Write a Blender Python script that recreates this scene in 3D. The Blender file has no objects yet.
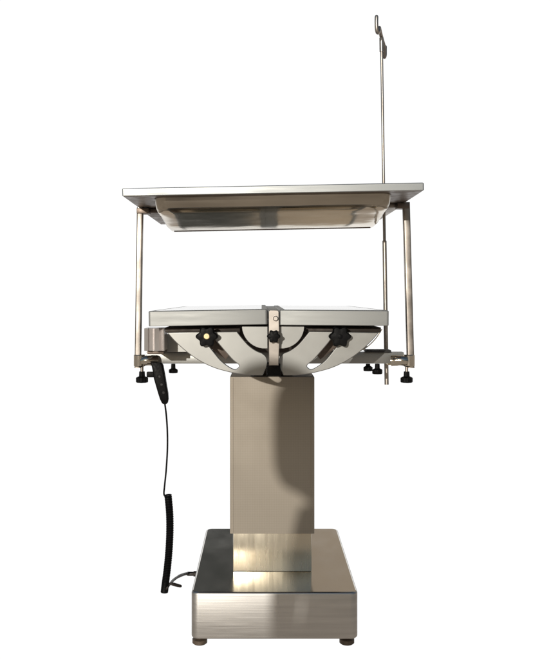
import bpy, bmesh, math, random
from mathutils import Vector, Matrix
random.seed(4)
R = math.radians
scene = bpy.context.scene
C = scene.collection

# ------------------------------------------------------------------ camera
CX, CZ = -0.03, 0.95
cam_d = bpy.data.cameras.new("camera")
cam = bpy.data.objects.new("camera", cam_d); C.objects.link(cam)
cam.location = (CX, 0, CZ); cam.rotation_euler = (R(90), 0, 0)
cam_d.sensor_fit = 'VERTICAL'; cam_d.sensor_height = 36
cam_d.lens = 870 / 659 * 36
cam_d.shift_x = 13.5 / 659; cam_d.shift_y = -33.5 / 659
cam_d.clip_start = 0.05; cam_d.clip_end = 500
scene.camera = cam

# ------------------------------------------------------------------ light
SUN_EL, SUN_AZ = 9.8, 15.2          # low sun behind the photographer, a little to the left
world = bpy.data.worlds.new("World"); scene.world = world
world.use_nodes = True
nt = world.node_tree; nt.nodes.clear()
N = nt.nodes.new; L = nt.links.new
def wmath(op, a, b=None, clamp=False):
    n = N('ShaderNodeMath'); n.operation = op; n.use_clamp = clamp
    for i, v in enumerate((a, b)):
        if v is None: continue
        if hasattr(v, 'links'): L(v, n.inputs[i])
        else: n.inputs[i].default_value = v
    return n.outputs[0]
def wramp(v, lo, hi):
    n = N('ShaderNodeMapRange'); n.interpolation_type = 'SMOOTHSTEP'
    L(v, n.inputs['Value']); n.inputs['From Min'].default_value = lo; n.inputs['From Max'].default_value = hi
    return n.outputs['Result']
def wmix(f, a, b):
    n = N('ShaderNodeMix'); n.data_type = 'RGBA'
    L(f, n.inputs['Factor'])
    for k, v in (('A', a), ('B', b)):
        s = [i for i in n.inputs if i.name == k and i.type == 'RGBA'][0]
        if hasattr(v, 'links'): L(v, s)
        else: s.default_value = (*v, 1)
    return [o for o in n.outputs if o.type == 'RGBA'][0]
tc = N('ShaderNodeTexCoord'); sep = N('ShaderNodeSeparateXYZ'); L(tc.outputs['Generated'], sep.inputs[0])
sky = N('ShaderNodeTexSky'); sky.sky_type = 'NISHITA'; sky.sun_disc = False
sky.sun_elevation = R(SUN_EL); sky.sun_rotation = R(180 + SUN_AZ)
skys = N('ShaderNodeVectorMath'); skys.operation = 'SCALE'; L(sky.outputs[0], skys.inputs[0]); skys.inputs['Scale'].default_value = 0.10
# dry sunlit yard below the horizon, dark tree line just above it
yn = N('ShaderNodeTexNoise'); yn.inputs['Scale'].default_value = 5; L(tc.outputs['Generated'], yn.inputs['Vector'])
yard = wmix(yn.outputs['Fac'], (.25, .21, .17), (.50, .44, .38))
tn = N('ShaderNodeTexNoise'); tn.inputs['Scale'].default_value = 3.2; L(tc.outputs['Generated'], tn.inputs['Vector'])
treeh = wmath('MULTIPLY', wmath('SUBTRACT', tn.outputs['Fac'], 0.34), 0.9)
tree_f = wramp(wmath('SUBTRACT', sep.outputs['Z'], treeh), -.03, .03)
above = wmix(tree_f, (.06, .052, .038), skys.outputs[0])
# behind the backdrop: dark trees on the left, a tan wall on the right
bl = wramp(wmath('ADD', sep.outputs['X'], wmath('MULTIPLY', wmath('SUBTRACT', tn.outputs['Fac'], .5), .12)), -.01, .03)
side = wmix(bl, (.065, .067, .064), (.37, .305, .235))
behind = wmath('MULTIPLY', wramp(sep.outputs['Y'], .25, .5), wramp(wmath('MULTIPLY', sep.outputs['Z'], -1.0), -.86, -.74))
above = wmix(behind, above, side)
env = wmix(wramp(sep.outputs['Z'], -.03, .02), yard, above)
# the plain white backdrop the table is pictured against
white = wmath('MULTIPLY', wramp(sep.outputs['Y'], .62, .72),
              wmath('MULTIPLY', wramp(sep.outputs['Z'], -.44, -.40), wramp(wmath('MULTIPLY', sep.outputs['Z'], -1.0), -.36, -.33)))
col = wmix(white, env, (1.03, 1.03, 1.03))
bg = N('ShaderNodeBackground'); L(col, bg.inputs[0]); bg.inputs[1].default_value = 1.0
out = N('ShaderNodeOutputWorld'); L(bg.outputs[0], out.inputs[0])

sd = bpy.data.lights.new("sun", 'SUN'); sd.energy = 2.3; sd.angle = R(0.5); sd.color = (1, .945, .86)
sun = bpy.data.objects.new("sun", sd); C.objects.link(sun)
az, el = R(SUN_AZ), R(SUN_EL)
to_sun = Vector((-math.sin(az) * math.cos(el), -math.cos(az) * math.cos(el), math.sin(el)))
sun.rotation_euler = to_sun.to_track_quat('Z', 'Y').to_euler()
scene.view_settings.view_transform = 'Standard'; scene.view_settings.look = 'None'
scene.view_settings.exposure = 0; scene.view_settings.gamma = 1
scene.cycles.max_bounces = 10

# ------------------------------------------------------------------ materials
def mat(name, color, metallic=1.0, rough=.3, var=.12, scale=(6, 6, 6), rvar=.08, bump=0.0, bscale=(40, 40, 40), tilt=None, grid=0, coat=0):
    m = bpy.data.materials.new(name); m.use_nodes = True
    t = m.node_tree; b = t.nodes['Principled BSDF']
    n = t.nodes.new; l = t.links.new
    b.inputs['Metallic'].default_value = metallic
    tco = n('ShaderNodeTexCoord')
    def noise(sc, detail=4):
        mp = n('ShaderNodeMapping'); mp.inputs['Scale'].default_value = sc; l(tco.outputs['Object'], mp.inputs[0])
        ns = n('ShaderNodeTexNoise'); ns.inputs['Scale'].default_value = 1; ns.inputs['Detail'].default_value = detail
        l(mp.outputs[0], ns.inputs['Vector']); return ns.outputs['Fac']
    f = noise(scale)
    cr = n('ShaderNodeMapRange'); l(f, cr.inputs['Value'])
    cr.inputs['From Min'].default_value = .3; cr.inputs['From Max'].default_value = .7
    cr.inputs['To Min'].default_value = 1 - var; cr.inputs['To Max'].default_value = 1 + var
    vm = n('ShaderNodeVectorMath'); vm.operation = 'SCALE'; vm.inputs[0].default_value = color
    l(cr.outputs[0], vm.inputs['Scale'])
    colour = vm.outputs[0]
    if grid:
        sp = n('ShaderNodeSeparateXYZ'); l(tco.outputs['Object'], sp.inputs[0])
        acc = None
        for ax in ('X', 'Z'):
            mm = n('ShaderNodeMath'); mm.operation = 'MULTIPLY'; l(sp.outputs[ax], mm.inputs[0]); mm.inputs[1].default_value = grid
            s = n('ShaderNodeMath'); s.operation = 'SINE'; l(mm.outputs[0], s.inputs[0])
            if acc is None: acc = s.outputs[0]
            else:
                a = n('ShaderNodeMath'); a.operation = 'ADD'; l(acc, a.inputs[0]); l(s.outputs[0], a.inputs[1]); acc = a.outputs[0]
        g = n('ShaderNodeMapRange'); l(acc, g.inputs['Value']); g.inputs['From Min'].default_value = -2; g.inputs['From Max'].default_value = 2
        g.inputs['To Min'].default_value = .94; g.inputs['To Max'].default_value = 1.035
        v2 = n('ShaderNodeVectorMath'); v2.operation = 'SCALE'; l(colour, v2.inputs[0]); l(g.outputs[0], v2.inputs['Scale']); colour = v2.outputs[0]
    l(colour, b.inputs['Base Color'])
    rr = n('ShaderNodeMapRange'); l(noise(tuple(s * 2.3 for s in scale)), rr.inputs['Value'])
    rr.inputs['From Min'].default_value = .3; rr.inputs['From Max'].default_value = .7
    rr.inputs['To Min'].default_value = max(.02, rough - rvar); rr.inputs['To Max'].default_value = rough + rvar
    l(rr.outputs[0], b.inputs['Roughness'])
    nrm = None
    if bump:
        bp = n('ShaderNodeBump'); bp.inputs['Strength'].default_value = bump; bp.inputs['Distance'].default_value = .002
        l(noise(bscale, 2), bp.inputs['Height']); nrm = bp.outputs[0]
    if tilt:      # shading normal leaned frontward, turning reflections off the white backdrop
        ge = n('ShaderNodeNewGeometry'); va = n('ShaderNodeVectorMath'); l(ge.outputs['Normal'], va.inputs[0]); va.inputs[1].default_value = tilt
        vn = n('ShaderNodeVectorMath'); vn.operation = 'NORMALIZE'; l(va.outputs[0], vn.inputs[0])
        if nrm: l(vn.outputs[0], bp.inputs['Normal'])
        else: nrm = vn.outputs[0]
    if nrm: l(nrm, b.inputs['Normal'])
    if coat: b.inputs['Coat Weight'].default_value = coat
    return m
M = {}
M['brushed'] = mat('brushed_steel', (.53, .52, .505), 1, .46, .09, (5, 5, 90), .05, .12, (3, 3, 420))
M['polished'] = mat('polished_steel', (.58, .54, .47), 1, .14, .12, (5, 5, 5), .05, .5, (7, 10, 22))
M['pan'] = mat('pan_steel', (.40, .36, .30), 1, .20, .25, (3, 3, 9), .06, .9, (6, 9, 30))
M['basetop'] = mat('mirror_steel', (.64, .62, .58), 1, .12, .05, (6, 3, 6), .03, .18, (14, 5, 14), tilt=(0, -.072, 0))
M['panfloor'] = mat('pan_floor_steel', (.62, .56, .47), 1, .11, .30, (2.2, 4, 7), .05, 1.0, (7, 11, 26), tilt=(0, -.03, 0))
M['top'] = mat('polished_top_steel', (.90, .90, .88), 1, .12, .03, (3, 3, 3), .03)
M['tube'] = mat('tube_steel', (.38, .35, .32), 1, .42, .30, (10, 10, 16), .08)
M['bracket'] = mat('pale_bracket_steel', (.62, .59, .58), .85, .34, .06, (30, 30, 4), .05)
M['dark'] = mat('shade_dark_steel', (.035, .028, .024), .6, .5, .2, (20, 20, 20), .1)  # near-black colour carries the shade of parts under the top
M['lip'] = mat('satin_lip_steel', (.34, .35, .345), .55, .5, .04, (4, 4, 40), .05)
M['plate'] = mat('satin_plate', (.315, .318, .308), .8, .41, .05, (14, 14, 14), .03)
M['panel'] = mat('panel_steel', (.41, .43, .435), .8, .48, .05, (4, 4, 60), .06)
M['column'] = mat('column_sheet', (.36, .318, .262), .15, .60, .05, (5, 5, 5), .05, 0, grid=900)
M['inner'] = mat('inner_column_sheet', (.62, .57, .46), .8, .26, .05, (30, 30, 3), .05, .03, (200, 4, 4))
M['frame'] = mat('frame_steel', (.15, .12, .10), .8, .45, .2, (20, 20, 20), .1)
M['cap'] = mat('button_brass', (.62, .50, .30), 1, .3, .1)
M['black'] = mat('black_plastic', (.004, .004, .0045), 0, .5, .3, (80, 80, 80), .1, .1, (300, 300, 300))
M['black'].node_tree.nodes['Principled BSDF'].inputs['Specular IOR Level'].default_value = .12
M['rubber'] = mat('black_rubber', (.016, .015, .015), 0, .62, .3, (60, 60, 60), .1)
M['cable'] = mat('brown_cable', (.018, .013, .011), 0, .5, .3, (60, 60, 60), .1)
M['foot'] = mat('foot_rubber', (.10, .075, .055), .2, .5, .3, (60, 60, 60), .1)
M['cloth'] = mat('jacket_cloth', (.05, .06, .09), 0, .85, .2, (20, 20, 20))
M['hair'] = mat('dark_hair', (.02, .014, .01), 0, .6, .2, (40, 40, 40))

# ------------------------------------------------------------------ helpers
def at(px, py, d):
    return (CX + (px - 262) * d / 870, CZ - (py - 296) * d / 870)
def bm_obj(name, bm, m, parent=None, smooth=True):
    me = bpy.data.meshes.new(name)
    bmesh.ops.recalc_face_normals(bm, faces=bm.faces)
    bm.to_mesh(me); bm.free()
    o = bpy.data.objects.new(name, me); C.objects.link(o)
    for mm in (m if isinstance(m, (list, tuple)) else [m]): me.materials.append(M[mm])
    if smooth:
        me.shade_smooth() if hasattr(me, 'shade_smooth') else None
        me.set_sharp_from_angle(angle=R(35))
    if parent: o.parent = parent
    return o
def thing(name, label, cat, group=None):
    o = bpy.data.objects.new(name, None); C.objects.link(o)
    o.empty_display_size = .05
    o['label'] = label; o['category'] = cat
    if group: o['group'] = group
    return o
def add_box(bm, x0, x1, y0, y1, z0, z1, bev=.0015, seg=2, rot=None):
    v = [bm.verts.new((x, y, z)) for x in (x0, x1) for y in (y0, y1) for z in (z0, z1)]
    fs = [(0, 1, 3, 2), (4, 6, 7, 5), (0, 4, 5, 1), (2, 3, 7, 6), (0, 2, 6, 4), (1, 5, 7, 3)]
    faces = [bm.faces.new([v[i] for i in f]) for f in fs]
    if rot:
        c = Vector(((x0 + x1) / 2, (y0 + y1) / 2, (z0 + z1) / 2))
        bmesh.ops.rotate(bm, verts=v, cent=c, matrix=rot)
    if bev:
        es = list({e for f in faces for e in f.edges})
        bmesh.ops.bevel(bm, geom=es, offset=bev, segments=seg, affect='EDGES', profile=.6)
def box(name, x0, x1, y0, y1, z0, z1, m, parent, bev=.0015, seg=2, rot=None):
    bm = bmesh.new(); add_box(bm, x0, x1, y0, y1, z0, z1, bev, seg, rot)
    return bm_obj(name, bm, m, parent)
def pbox(name, px0, px1, py0, py1, d, thick, m, parent, bev=.0015):
    x0, z1 = at(px0, py0, d); x1, z0 = at(px1, py1, d)
    return box(name, x0, x1, d, d + thick, z0, z1, m, parent, bev)
def add_lathe(bm, prof, origin, axis=(0, 0, 1), n=28, lobes=0, depth=0.0):
    """prof: list of (radius, height) along the axis"""
    q = Vector(axis).to_track_quat('Z', 'Y')
    rings = []
    for r, h in prof:
        ring = []
        for k in range(n):
            a = 2 * math.pi * k / n
            rr = r * (1 + depth * math.cos(lobes * a)) if lobes and r > 0 else r
            ring.append(bm.verts.new(Vector(origin) + q @ Vector((rr * math.cos(a), rr * math.sin(a), h))))
        rings.append(ring)
    for a, b in zip(rings, rings[1:]):
        for k in range(n):
            bm.faces.new((a[k], a[(k + 1) % n], b[(k + 1) % n], b[k]))
    bm.faces.new(list(reversed(rings[0]))); bm.faces.new(rings[-1])
def add_tube(bm, pts, r, n=12):
    pts = [Vector(p) for p in pts]
    rs = r if isinstance(r, (list, tuple)) else [r] * len(pts)
    rings = []; up = None
    for i, p in enumerate(pts):
        t = (pts[min(i + 1, len(pts) - 1)] - pts[max(i - 1, 0)]).normalized()
        if up is None:
            up = Vector((0, 1, 0)) if abs(t.y) < .9 else Vector((1, 0, 0))
        u = (up - t * up.dot(t)).normalized(); w = t.cross(u); up = u
        rings.append([bm.verts.new(p + (u * math.cos(2 * math.pi * k / n) + w * math.sin(2 * math.pi * k / n)) * rs[i]) for k in range(n)])
    for a, b in zip(rings, rings[1:]):
        for k in range(n): bm.faces.new((a[k], a[(k + 1) % n], b[(k + 1) % n], b[k]))
    bm.faces.new(list(reversed(rings[0]))); bm.faces.new(rings[-1])
def smooth_path(pts, n=10):
    P = [Vector(p) for p in pts]; P = [2 * P[0] - P[1]] + P + [2 * P[-1] - P[-2]]
    o = []
    for i in range(1, len(P) - 2):
        for k in range(n):
            t = k / n; a, b, c, d = P[i - 1:i + 3]
            o.append(.5 * ((2 * b) + (c - a) * t + (2 * a - 5 * b + 4 * c - d) * t * t + (3 * b - a - 3 * c + d) * t ** 3))
    o.append(P[-2]); return o
def outline(name, loops, y0, thick, m, parent, bev=.0008, vertical=True):
    """flat sheet cut from closed outlines (first = outside, others = holes); loops in metres"""
    cu = bpy.data.curves.new(name, 'CURVE'); cu.dimensions = '2D'; cu.fill_mode = 'BOTH'
    cu.extrude = max(thick / 2 - bev, .0001); cu.bevel_depth = bev; cu.bevel_resolution = 2; cu.offset = -bev
    for lp in loops:
        s = cu.splines.new('POLY'); s.points.add(len(lp) - 1)
        for p, (a, b) in zip(s.points, lp): p.co = (a, b, 0, 1)
        s.use_cyclic_u = True
    tmp = bpy.data.objects.new('tmp', cu)
    C.objects.link(tmp)
    dg = bpy.context.evaluated_depsgraph_get()
    me = bpy.data.meshes.new_from_object(tmp.evaluated_get(dg))
    bpy.data.objects.remove(tmp); bpy.data.curves.remove(cu)
    me.name = name
    if vertical: me.transform(Matrix.Translation((0, y0 + thick / 2, 0)) @ Matrix.Rotation(R(90), 4, 'X'))
    else: me.transform(Matrix.Translation((0, 0, y0 + thick / 2)))
    me.materials.clear()
    for mm in (m if isinstance(m, (list, tuple)) else [m]): me.materials.append(M[mm])
    me.set_sharp_from_angle(angle=R(35))
    o = bpy.data.objects.new(name, me); C.objects.link(o); o.parent = parent
    return o
def px_loop(pts, d, sm=0):
    q = [at(a, b, d) for a, b in pts]
    return q
def rrect(x0, x1, y0, y1, r, n=8):
    o = []
    for cx, cy, a0 in ((x1 - r, y1 - r, 0), (x0 + r, y1 - r, 90), (x0 + r, y0 + r, 180), (x1 - r, y0 + r, 270)):
        for k in range(n + 1):
            a = R(a0 + 90 * k / n); o.append((cx + r * math.cos(a), cy + r * math.sin(a)))
    return o

# ================================================================== the table
T = thing('operating_table', 'stainless steel operating table with split top on a square column and heavy box base', 'operating table')
T.location = (0, 2.675, 0)
bpy.context.view_layer.update()
inv = T.matrix_world.inverted()
def under(o, p):          # keep world placement when parenting
    o.parent = p; o.matrix_parent_inverse = p.matrix_world.inverted()
_link = {}

BX0, BX1, BY0, BY1 = -.222, .230, 2.35, 3.00
base = outline('base_cover', [rrect(BX0, BX1, BY0, BY1, .022)], .022, .127, ['brushed', 'basetop'], None, .006, vertical=False)
for p in base.data.polygons:
    if p.normal.z > .9: p.material_index = 1
parts = [base]
for fx in (BX0 + .022, BX1 - .028):
    for fy in (BY0 + .03, BY1 - .04):
        bm = bmesh.new()
        add_lathe(bm, [(.017, 0), (.0205, .003), (.0205, .013), (.012, .016), (.012, .024)], (fx, fy, 0))
        parts.append(bm_obj('foot', bm, 'foot'))
# column: inner post and the outer sleeve that telescopes over it
colx = lambda px: at(px, 0, 2.528)[0]
parts.append(box('inner_column', colx(233), colx(311.6), 2.528, 2.69, .1495, .30, 'inner', None, .003))
sx0, sx1 = at(230, 0, 2.52)[0], at(314.4, 0, 2.52)[0]
sleeve = box('column_sleeve', sx0, sx1, 2.516, 2.70, .262, .716, 'column', None, .0025)
parts.append(sleeve)
parts.append(box('column_head', colx(254), colx(293), 2.55, 2.68, .7162, .800, 'dark', None, .002))
for fx in (sx0 + .0075, sx1 - .0095):
    s = box('edge_bead', fx, fx + .0022, 2.5148, 2.5172, .265, .713, 'column', sleeve, 0)
# box under the table head, cross beam carrying the side arms
hx0, hz1 = at(214, 327, 2.38); hx1, hz0 = at(331, 353, 2.38)
parts.append(box('head_frame', hx0, hx1, 2.30, 2.98, .80, .872, 'dark', None, .003))  # dark backing, shade behind the plate gaps put into its colour
ax0, az1 = at(146, 352.2, 2.35); ax1, az0 = at(404, 363.6, 2.35)
beam = box('cross_beam', ax0, ax1, 2.35, 2.38, az0, az1, 'plate', None, .002)
parts.append(beam)
for a, b in ((148, 184), (366, 391)):
    x0, z = at(a, 352, 2.34); x1, _ = at(b, 352, 2.34)
    parts.append(box('rubber_pad', x0, x1, 2.335, 2.395, az1 + .0002, az1 + .0062, 'rubber', None, .001))
# the two halves of the table top
def panel(x0, x1, roll):
    z1, z0 = .9165, .880
    bm = bmesh.new()
    # shallow tray with rolled lip: outer skin and sunken floor
    L0, L1 = (x0, x1), (2.07, 3.28)
    def loop(i, z, r):
        return [bm.verts.new((a, b, z)) for a, b in rrect(x0 + i, x1 - i, 2.07 + i, 3.02 - i, r, 5)]
    loops = [loop(.022, z0, .004), loop(.0012, z0, .005), loop(0, z0 + .0012, .006), loop(0, z1 - .002, .006), loop(.002, z1, .006), loop(.014, z1 + .0004, .005)]
    for a, b in zip(loops, loops[1:]):
        n = len(a)
        for k in range(n): bm.faces.new((a[k], a[(k + 1) % n], b[(k + 1) % n], b[k]))
    bm.faces.new(loops[-1])
    # underside sheet
    u = loop(.022, z0 + .018, .004)
    for k in range(len(u)): bm.faces.new((loops[0][(k + 1) % len(u)], loops[0][k], u[k], u[(k + 1) % len(u)]))
    bm.faces.new(list(reversed(u)))
    bm.faces.ensure_lookup_table()
    max(bm.faces, key=lambda f: f.calc_center_median().z).material_index = 1
    bmesh.ops.rotate(bm, verts=bm.verts, cent=((x0 + x1) / 2, 2.5, z0), matrix=Matrix.Rotation(roll, 3, 'Y'))
    return bm_obj('tabletop_panel', bm, ['lip', 'top'])
pl_, pr_ = panel(at(148.5, 0, 2.07)[0], at(267.7, 0, 2.07)[0], R(-1.0)), panel(at(279, 0, 2.07)[0], at(389, 0, 2.07)[0], R(.35))
parts += [pl_, pr_]
parts.append(pbox('hinge_spine', 266.5, 280.5, 310.6, 319, 2.085, .93, 'lip', None, .001))
# under-rails along each half
for a, b in ((165, 240), (306, 381)):
    x0, z1 = at(a, 327.4, 2.13); x1, z0 = at(b, 332.5, 2.13)
    parts.append(box('under_rail', x0, x1, 2.13, 2.95, z0, z1, 'dark', None, .001))  # colour holds the shade below the tabletop lip
# fluted side bracket below the left end of the top
bm = bmesh.new()
x0, z1 = at(144, 328.5, 2.16); x1, z0 = at(164, 351, 2.16)
zig = [(x0, 2.24), (x0, 2.165), (x0 + .010, 2.160), (x0 + .012, 2.168), (x0 + .024, 2.171), (x0 + .026, 2.160), (x0 + .037, 2.163), (x1 - .0075, 2.172), (x1, 2.168), (x1, 2.24)]
lo = [bm.verts.new((a, b, z0)) for a, b in zig]; hi = [bm.verts.new((a, b, z1)) for a, b in zig]
for k in range(len(zig)): bm.faces.new((lo[k], lo[(k + 1) % len(zig)], hi[(k + 1) % len(zig)], hi[k]))
bm.faces.new(lo); bm.faces.new(list(reversed(hi)))
parts.append(bm_obj('side_bracket', bm, 'bracket'))
bx0, bz1 = at(144, 351, 2.16)
parts.append(box('bracket_web', x0 + .004, x1 - .004, 2.19, 2.36, z0 - .010, z0 + .0005, 'frame', None, .001))

MIR = 2 * 273.1
def mirror(pts): return [(MIR - a, b) for a, b in reversed(pts)]
def arc(cx, cy, r, a0, a1, n=10):
    return [(cx + r * math.cos(R(a0 + (a1 - a0) * k / n)), cy + r * math.sin(R(a0 + (a1 - a0) * k / n))) for k in range(n + 1)]
# arc plate: outside runs along a wide circle, inside edge follows the small disc
def spl(pts, n=5):
    q = smooth_path([(a, b, 0) for a, b in pts], n)
    return [(v.x, v.y) for v in q]
front = spl([(237, 331.5), (243, 339), (249, 345.5), (256, 350.5), (262, 353)], 5)[:-1] + spl([(262, 353), (266, 356.5), (267.6, 362), (266.2, 369), (262.5, 375.2)], 5)[:-1] \
    + spl([(262.5, 375.4), (250, 375.3), (238, 374), (226, 371.4), (215, 368.2), (204, 363.4), (193, 356.8), (183, 349), (174, 340.5), (167, 332.5)], 4)
slot = spl([(205, 336), (211.5, 335), (217.5, 342.5), (226, 352.5), (233, 360.2), (238.6, 364.8), (238.4, 367.4), (235, 369.2), (229.5, 367), (221, 360.5), (213, 351), (206, 342)], 4)
for side in (0, 1):
    f = front if not side else mirror(front); s = slot if not side else mirror(slot)
    pl = outline('arc_plate', [px_loop(f, 2.10), px_loop(s, 2.10)], 2.10, .007, 'plate', None, .0019)
    parts.append(pl)
    # tilted brace bar behind the slot
    bm = bmesh.new()
    a = at(196 if not side else MIR - 196, 331, 2.16); b = at(229 if not side else MIR - 229, 355.5, 2.16)
    cx_, cz_ = (a[0] + b[0]) / 2, (a[1] + b[1]) / 2; ln = math.hypot(a[0] - b[0], a[1] - b[1]); an = math.atan2(b[1] - a[1], b[0] - a[0])
    add_box(bm, cx_ - ln / 2, cx_ + ln / 2, 2.16, 2.172, cz_ - .013, cz_ + .013, .001, 2, Matrix.Rotation(-an, 3, 'Y'))
    parts.append(bm_obj('brace_bar', bm, 'frame'))
    # quarter disc under the hinge
    q = [(242.3, 326.5)] + arc(265, 325.5, 23.2, 176, 96, 10) + [(267.6, 348.6), (267.6, 326.5)]
    q = q if not side else mirror(q)
    parts.append(outline('quarter_disc', [px_loop(q, 2.084)], 2.084, .005, 'plate', None, .0008))
    # big lobed knob with a metal button
    kx, kz = at(207.5 if not side else 339, 336, 2.10)
    bm = bmesh.new()
    add_lathe(bm, [(.006, 0), (.008, .006), (.0215, .009), (.0235, .014), (.0235, .026), (.020, .031), (.010, .032)], (kx, 2.10, kz), (0, -1, 0), 60, 6, .14)
    kn = bm_obj('knob', bm, 'black'); parts.append(kn)
    if not side:
        bm = bmesh.new(); add_lathe(bm, [(.0078, 0), (.0078, .002), (.0062, .0036)], (kx, 2.0684, kz + .001), (0, -1, 0), 24)
        bm_obj('button', bm, 'cap', kn)
    else:
        bm = bmesh.new(); add_lathe(bm, [(.0058, 0), (.0058, .001), (.004, .002)], (kx, 2.0684, kz), (0, -1, 0), 24)
        bm_obj('button', bm, 'black', kn)
# thin curved stay wire on the right and its twin on the left, behind the bracket
for side in (1,):
    pts = [(363, 350), (370, 344.5), (376.5, 337.5), (382, 329)]
    if side == 0: pts = [(MIR - a, b) for a, b in pts]
    bm = bmesh.new()
    add_tube(bm, smooth_path([(at(a, b, 2.14)[0], 2.14, at(a, b, 2.14)[1]) for a, b in pts], 6), .0011, 8)
    parts.append(bm_obj('stay_wire', bm, 'cap'))
# outer fin of the right arc plate, set further back
fin = spl([(340, 343), (350, 342.5), (358, 343.5), (367.5, 346.5), (361, 351), (352, 355), (342, 358)], 4)
parts.append(outline('rear_fin', [px_loop(fin, 2.122)], 2.122, .004, 'plate', None, .0006))
finl = [(164.6, 334), (197, 334), (210, 352.0), (164.6, 352.0)]
parts.append(outline('rear_fin', [px_loop(finl, 2.26)], 2.26, .004, 'plate', None, .0006))
# centre hinge strap, lower block and clamp knob
hs = [(268.6, 342), (268.6, 311.5), (270, 310), (277.8, 310), (279, 311.5), (279.6, 342), (278.6, 365.5), (268.9, 365.5)]
strap = outline('hinge_strap', [px_loop(hs, 2.062)], 2.062, .010, 'tube', None, .0015); parts.append(strap)
parts.append(pbox('hinge_block', 267.0, 280.4, 364, 376, 2.085, .06, 'black', None, .001))
kx, kz = at(273.6, 336.2, 2.05)
bm = bmesh.new(); add_lathe(bm, [(.005, 0), (.006, .008), (.013, .010), (.0142, .014), (.0142, .022), (.011, .026), (.004, .027)], (kx, 2.063, kz), (0, -1, 0), 48, 6, .13)
parts.append(bm_obj('knob', bm, 'black'))
bx_, bz_ = at(275.6, 318.5, 2.055)
bm = bmesh.new(); add_lathe(bm, [(.0062, 0), (.0062, .006), (.0045, .008)], (bx_, 2.063, bz_), (0, -1, 0), 24)
parts.append(bm_obj('bolt', bm, 'tube'))
# knobs hanging under the beam
def hang_knob(px, py_top, py_disc, py_bot, d, rad_px, name='knob'):
    x, zt = at(px, py_top, d); _, zd = at(px, py_disc, d); _, zb = at(px, py_bot, d); r = rad_px * d / 870
    bm = bmesh.new()
    add_lathe(bm, [(r * .9, 0), (r, .002), (r, zd - zb - .002), (r * .78, zd - zb), (r * .50, zd - zb + .002), (r * .46, zt - zb)], (x, d, zb), (0, 0, 1), 48, 8, .05)
    return bm_obj(name, bm, 'black')
parts.append(hang_knob(173.3, 363.8, 369, 373, 2.365, 4.3))
parts.append(hang_knob(368, 363.8, 366.5, 371, 2.372, 4.4))
parts.append(hang_knob(377.3, 363.8, 369, 374, 2.36, 4.9))
# rounded sockets at the ends of the beam that hold the tray posts
for px, s in ((139.5, -1), (409, 1)):
    x, z1 = at(px, 354.5, 2.345); _, z0 = at(px, 366.5, 2.345)
    bm = bmesh.new()
    add_lathe(bm, [(.0135, 0), (.0155, .002), (.0155, z1 - z0 - .002), (.0135, z1 - z0)], (x, 2.345, z0), (0, 0, 1), 32)
    xi = x - s * .030
    add_tube(bm, smooth_path([(x - s * .010, 2.337, (z0 + z1) / 2 - .002), (x - s * .022, 2.332, (z0 + z1) / 2 + .001), (xi - s * .018, 2.340, (z0 + z1) / 2)], 6), [.0105] * 3 + [.0135] * 6 + [.0145] * 3 + [.0150], 20)
    parts.append(bm_obj('post_socket', bm, 'polished'))
for o in parts: under(o, T)

# ================================================================== overhead tray on two posts
TR = thing('overhead_tray', 'wide rectangular steel tray raised on two upright tubes above the split tabletop', 'tray')
TR.location = (0, 2.345, .76)
bpy.context.view_layer.update()
tx0, tx1, ty0, ty1 = at(122, 0, 2.07)[0], at(424.3, 0, 2.07)[0], 2.07, 2.78
zt, zb, zp = 1.2135, 1.1945, 1.152
ROLL = Matrix.Rotation(R(-1.1), 3, 'Y'); RC = ((tx0 + tx1) / 2, 2.4, 1.2)
def ring_mesh(specs, close_first=False, close_last=True):
    bm = bmesh.new(); loops = []
    for ix, iy, z, r in specs:
        loops.append([bm.verts.new((a, b, z)) for a, b in rrect(tx0 + ix, tx1 - ix, ty0 + iy, ty1 - iy, r, 8)])
    for a, b in zip(loops, loops[1:]):
        n = len(a)
        for k in range(n): bm.faces.new((a[k], a[(k + 1) % n], b[(k + 1) % n], b[k]))
    if close_last: bm.faces.new(loops[-1])
    if close_first: bm.faces.new(list(reversed(loops[0])))
    bmesh.ops.rotate(bm, verts=bm.verts, cent=RC, matrix=ROLL)
    return bm
def pan_mesh(specs):
    bm = bmesh.new(); loops = []
    for ix, fy, ry, z, r in specs:
        loops.append([bm.verts.new((a, b, z)) for a, b in rrect(tx0 + ix, tx1 - ix, ty0 + fy, ty1 - ry, r, 8)])
    for a, b in zip(loops, loops[1:]):
        n = len(a)
        for k in range(n): bm.faces.new((a[k], a[(k + 1) % n], b[(k + 1) % n], b[k]))
    bm.faces.new(loops[-1]); bmesh.ops.rotate(bm, verts=bm.verts, cent=RC, matrix=ROLL)
    return bm
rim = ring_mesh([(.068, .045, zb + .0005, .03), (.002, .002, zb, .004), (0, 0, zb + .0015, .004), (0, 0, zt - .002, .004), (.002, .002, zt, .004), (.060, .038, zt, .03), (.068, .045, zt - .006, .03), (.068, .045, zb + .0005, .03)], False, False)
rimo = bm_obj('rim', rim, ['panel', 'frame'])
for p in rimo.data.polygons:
    if p.normal.z < -.9: p.material_index = 1  # underside painted darker to stand for its shade
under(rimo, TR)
pan = pan_mesh([(.0685, .0455, .075, zt - .008, .03), (.069, .047, .077, zb - .001, .03), (.070, .049, .080, zb - .014, .03), (.071, .053, .088, zb - .024, .032), (.073, .062, .12, zb - .0305, .034), (.0760, .10, .20, 1.1575, .04), (.080, .20, .33, 1.1390, .045), (.088, .255, .385, 1.1310, .03)])
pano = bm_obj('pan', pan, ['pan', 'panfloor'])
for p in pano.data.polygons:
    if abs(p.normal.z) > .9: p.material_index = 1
under(pano, TR)
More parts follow.
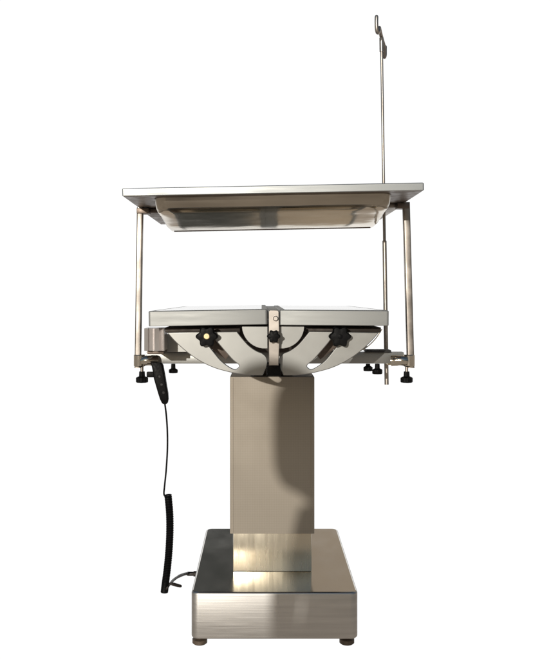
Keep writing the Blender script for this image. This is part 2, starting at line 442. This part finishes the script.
# folded hem where the sloping floor meets the back half of the pan
hz = 1.1310
hm = bmesh.new(); add_box(hm, tx0 + .094, tx1 - .094, 2.352, 2.358, hz - .0022, hz + .001, .0008, 2)
bmesh.ops.rotate(hm, verts=hm.verts, cent=RC, matrix=ROLL)
hem = bm_obj('folded_hem', hm, 'frame'); under(hem, TR)
md = pano.modifiers.new('thickness', 'SOLIDIFY'); md.thickness = .0012
# drain spout low down, strap hinges beneath the sides
for s in (-1, 1):
    xe = tx0 if s < 0 else tx1
    z = zb + (-.007 if s < 0 else .007)
    x0, x1 = (xe + .014, xe + .052) if s < 0 else (xe - .052, xe - .014)
    b = box('side_runner', min(x0, x1) , max(x0, x1), 2.36, 2.74, z - .012, z - .0005, 'frame' if s < 0 else 'tube', None, .002); under(b, TR)
    pt = at(140.3 if s < 0 else 406, 0, 2.345)[0]; pb = at(137.9 if s < 0 else 410.6, 0, 2.345)[0]
    ztop = z + .001; zbot = at(0, 367.8, 2.345)[1]
    bm = bmesh.new()
    a = .0085 if s < 0 else .0095
    # square tube with rounded corners, leaning outward a little
    lo = [bm.verts.new((pb + p, 2.345 + q, zbot)) for p, q in rrect(-a, a, -a, a, .004, 4)]
    hi = [bm.verts.new((pt + p, 2.345 + q, ztop)) for p, q in rrect(-a, a, -a, a, .004, 4)]
    n = len(lo)
    for k in range(n): bm.faces.new((lo[k], lo[(k + 1) % n], hi[(k + 1) % n], hi[k]))
    bm.faces.new(list(reversed(lo))); bm.faces.new(hi)
    post = bm_obj('post', bm, 'tube'); under(post, TR)
    m_ = box('mounting_block', pt - .0125 + (.004 if s < 0 else -.012), pt + .0125 + (.012 if s < 0 else -.004), 2.333, 2.375, z - .016, z - .0012, 'frame', None, .002); under(m_, TR)
    # locking knob below the socket
    kpx = 142 if s < 0 else 406.6
    k = hang_knob(kpx, 371.5, 377, 382.5, 2.345, 5.9, 'locking_knob')
    bm = bmesh.new(); x, z1 = at(kpx, 366, 2.345); _, z0 = at(kpx, 373, 2.345)
    add_lathe(bm, [(.0042, 0), (.0042, z1 - z0)], (x, 2.345, z0), (0, 0, 1), 16)
    under(k, TR); bpy.context.view_layer.update()
    st = bm_obj('stem', bm, 'tube'); under(st, k)

# ================================================================== drip pole
IV = thing('drip_pole', 'thin upright steel pole with a twin hook, rising behind the right end of the tray', 'drip pole')
bx, bz = at(386.6, 384.5, 2.50); tx, tz = at(381.4, 37, 2.50)
IV.location = (bx, 2.50, bz); bpy.context.view_layer.update()
def on_pole(py):
    z = at(0, py, 2.50)[1]; t = (z - bz) / (tz - bz); return (bx + (tx - bx) * t, 2.50, z)
bm = bmesh.new(); add_tube(bm, [on_pole(384.5), on_pole(241), on_pole(240.5)], [.0062, .0062, .0045], 20); o = bm_obj('outer_tube', bm, 'tube'); under(o, IV)
bm = bmesh.new(); add_tube(bm, [on_pole(242), on_pole(52), on_pole(51.8), on_pole(38)], [.0043, .0043, .0062, .0062], 20); o = bm_obj('inner_tube', bm, 'tube'); under(o, IV)
bm = bmesh.new()
def pt3(px, py, dy): a = at(px, py, 2.50); return (a[0], 2.50 + dy, a[1])
hk = smooth_path([pt3(374.2, 21, -.052), pt3(374.0, 28, -.053), pt3(374.4, 35, -.051), pt3(375.5, 37.5, -.046), pt3(377.0, 35, -.038), pt3(377.8, 31, -.030), pt3(380, 34.5, -.010), pt3(383, 39, .014), pt3(385.4, 43.5, .030), pt3(385.8, 48, .040), pt3(386.6, 52.5, .048), pt3(387.6, 50, .053), pt3(387.7, 45, .054), pt3(387.7, 40.0, .053)], 6)
add_tube(bm, hk, [.003, .005] + [.0054] * (len(hk) - 4) + [.005, .003], 16)
o = bm_obj('hook', bm, 'tube'); under(o, IV)
x, z = on_pole(358)[0], on_pole(358)[2]
o = box('pole_clamp', x - .013, x + .013, 2.381, 2.512, z - .011, z + .011, 'cap', None, .004); under(o, IV)

# ================================================================== hand control with coiled cord
HC = thing('hand_control', 'black hand control hanging under the left arm, its long coiled black cord dangling', 'remote control')
D = 2.31
HC.location = (at(159, 0, D)[0], D, at(0, 365, D)[1]); bpy.context.view_layer.update()
rings = []
bm = bmesh.new()
prof = [(150.5, 161.5, 362.5, .010), (151.8, 163.2, 365, .012), (153.2, 164.3, 371, .013), (154.2, 165.6, 378, .014), (156.4, 166.9, 386, .013), (158.4, 168.2, 393, .012), (160.2, 168.6, 399, .010), (161.8, 168.0, 402.5, .008), (163, 166.6, 404, .005)]
for a, b, y, h in prof:
    x0, z = at(a, y, D); x1, _ = at(b, y, D)
    rings.append([bm.verts.new((p, q, z)) for p, q in rrect(x0, x1, D - h, D + h, min(.0045, (x1 - x0) * .4), 4)])
for a, b in zip(rings, rings[1:]):
    n = len(a)
    for k in range(n): bm.faces.new((a[k], b[k], b[(k + 1) % n], a[(k + 1) % n]))
bm.faces.new(rings[0]); bm.faces.new(list(reversed(rings[-1])))
o = bm_obj('handset', bm, 'black'); under(o, HC)
o = pbox('hanging_clip', 146.5, 156, 372, 377.5, D, .016, 'black', None, .002); under(o, HC)
for py in (376, 384, 392):
    a = at(160.2 + (py - 376) * .25, py, D)
    bm = bmesh.new(); add_lathe(bm, [(.0042, 0), (.0042, .002), (.003, .003)], (a[0], D - .0125, a[1]), (0, -1, 0), 20)
    o = bm_obj('push_button', bm, 'rubber'); under(o, HC)
bm = bmesh.new()
P3 = lambda px, py, d: (at(px, py, d)[0], d, at(px, py, d)[1])
add_tube(bm, smooth_path([P3(164.8, 403, D), P3(166.4, 416, D), P3(167.4, 432, D + .005), P3(167.4, 450, D + .01), P3(166.2, 470, D + .01), P3(164.6, 486, D + .005), P3(164.0, 494, D), P3(166, 497, D), P3(168.2, 498, D)], 8), .0024, 10)
o = bm_obj('straight_cord', bm, 'black'); under(o, HC)
path = smooth_path([P3(168.0, 495, D), P3(169.6, 512, D), P3(169.9, 530, D), P3(169.2, 548, D), P3(167.6, 566, D), P3(165.6, 582, D), P3(164.4, 592, D)], 60)
turns = 62; pts = []
for i in range(turns * 14 + 1):
    t = i / (turns * 14) * (len(path) - 1); k = min(int(t), len(path) - 2); p = path[k].lerp(path[k + 1], t - k)
    a = 2 * math.pi * i / 14; r = .0082
    pts.append((p.x + r * math.cos(a), p.y + r * math.sin(a), p.z))
bm = bmesh.new(); add_tube(bm, pts, .00215, 8)
o = bm_obj('coiled_cord', bm, 'black'); under(o, HC)
bm = bmesh.new()
lp = smooth_path([P3(165, 591, D), P3(168.5, 586, D), P3(173, 580.5, 2.45), P3(179, 576.3, 2.60), P3(185, 574.0, 2.74), P3(190, 573.4, 2.80)], 8)
add_tube(bm, lp, [.0030] * 14 + [.0038] * 10 + [.0046] * (len(lp) - 24), 12)
o = bm_obj('supply_cord', bm, 'cable'); under(o, HC)
a = P3(186.5, 573.8, 2.78)
bm = bmesh.new(); add_lathe(bm, [(.004, 0), (.0065, .004), (.0065, .022), (.0085, .023), (.0085, BX0 - a[0] + .001)], a, (1, 0, 0), 24)
o = bm_obj('plug', bm, 'cable'); under(o, HC)
bm = bmesh.new()
add_tube(bm, smooth_path([P3(169, 583.5, D), P3(172.5, 584.0, D), P3(177, 585.2, D + .01), P3(181.2, 586.2, D + .02)], 4), [.0022, .0026, .0032, .0038, .0042, .0045, .0046, .0046, .0044, .0044, .0040, .0040, .003], 12)
o = bm_obj('cord_tail', bm, 'cable'); under(o, HC)

# ================================================================== person standing behind the camera (casts the soft shadow on the column)
px_, py_ = -1.121, -2.0
HH = 1.325                            # head centre
PE = thing('person', 'person in a dark jacket standing with arms down, facing the table', 'person')
PE.location = (px_, py_, 0); bpy.context.view_layer.update()
joints = {'pelvis': (0, 0, .86, .135), 'waist': (0, 0, 1.00, .12), 'chest': (0, 0, 1.14, .135), 'neck0': (0, 0, 1.265, .06), 'neck': (0, .01, 1.31, .05),
          'jaw': (0, .03, 1.365, .062), 'head': (0, .015, HH, .088), 'crown': (0, .005, HH + .065, .066)}
for s, t in ((-1, 'l'), (1, 'r')):
    joints.update({t + 'sh': (s * .15, 0, 1.215, .058), t + 'el': (s * .175, .02, .98, .042), t + 'wr': (s * .165, .07, .77, .028), t + 'pa': (s * .165, .085, .70, .030),
                   t + 'hip': (s * .085, 0, .78, .098), t + 'kn': (s * .10, .01, .45, .062), t + 'an': (s * .11, -.01, .09, .042), t + 'toe': (s * .125, .13, .04, .038)})
    for i, (dx, dy, dz) in enumerate(((.0, .045, -.035), (.0, .025, -.09), (.0, .008, -.098), (.0, -.012, -.09), (.0, -.03, -.075))):
        joints[t + 'f%d' % i] = (s * .165 + dx, .065 + dy, .70 + dz, .009)
bones = [('pelvis', 'waist'), ('waist', 'chest'), ('chest', 'neck0'), ('neck0', 'neck'), ('neck', 'jaw'), ('jaw', 'head'), ('head', 'crown')]
for t in 'lr':
    bones += [('chest', t + 'sh'), (t + 'sh', t + 'el'), (t + 'el', t + 'wr'), (t + 'wr', t + 'pa'), ('pelvis', t + 'hip'), (t + 'hip', t + 'kn'), (t + 'kn', t + 'an'), (t + 'an', t + 'toe')]
    bones += [(t + 'pa', t + 'f%d' % i) for i in range(5)]
joints = {k: (v[0], v[1], (v[2] * .80 if v[2] < .5 else v[2] if v[2] > 1.32 and k in ('head', 'crown') else v[2] - .108), v[3]) for k, v in joints.items()}
joints = {k: ((v[0] + (.15 if v[2] < 1.17 and k != 'neck' else 0)), v[1], v[2], v[3]) for k, v in joints.items()}
ks = list(joints); me = bpy.data.meshes.new('body')
me.from_pydata([joints[k][:3] for k in ks], [(ks.index(a), ks.index(b)) for a, b in bones], [])
bo = bpy.data.objects.new('body', me); C.objects.link(bo)
bo.modifiers.new('skin', 'SKIN'); 
if not me.skin_vertices: 
    bo.data.skin_vertices  # layer is made with the modifier
for i, k in enumerate(ks):
    if me.skin_vertices:
        me.skin_vertices[0].data[i].radius = (joints[k][3], joints[k][3] * (.8 if k in ('chest', 'waist', 'pelvis') else 1)); me.skin_vertices[0].data[i].use_root = (k == 'pelvis')
sb = bo.modifiers.new('subd', 'SUBSURF'); sb.levels = 2; sb.render_levels = 2
me.materials.append(M['cloth']); bo.parent = PE
bm = bmesh.new(); bmesh.ops.create_uvsphere(bm, u_segments=24, v_segments=16, radius=1)
for v in bm.verts:
    q = math.hypot(v.co.x, v.co.y)
    if q > 1e-5:
        w = (1 - abs(v.co.z) ** 3.6) ** (1 / 3.6) / q; v.co.x *= w; v.co.y *= w
bmesh.ops.scale(bm, vec=(.108, .112, .166), verts=bm.verts); bmesh.ops.translate(bm, vec=(.004, -.012, HH + .032), verts=bm.verts)
bmesh.ops.delete(bm, geom=[v for v in bm.verts if v.co.y > .045 and v.co.z < HH + .06], context='VERTS')
hr = bm_obj('hair', bm, 'hair', PE)
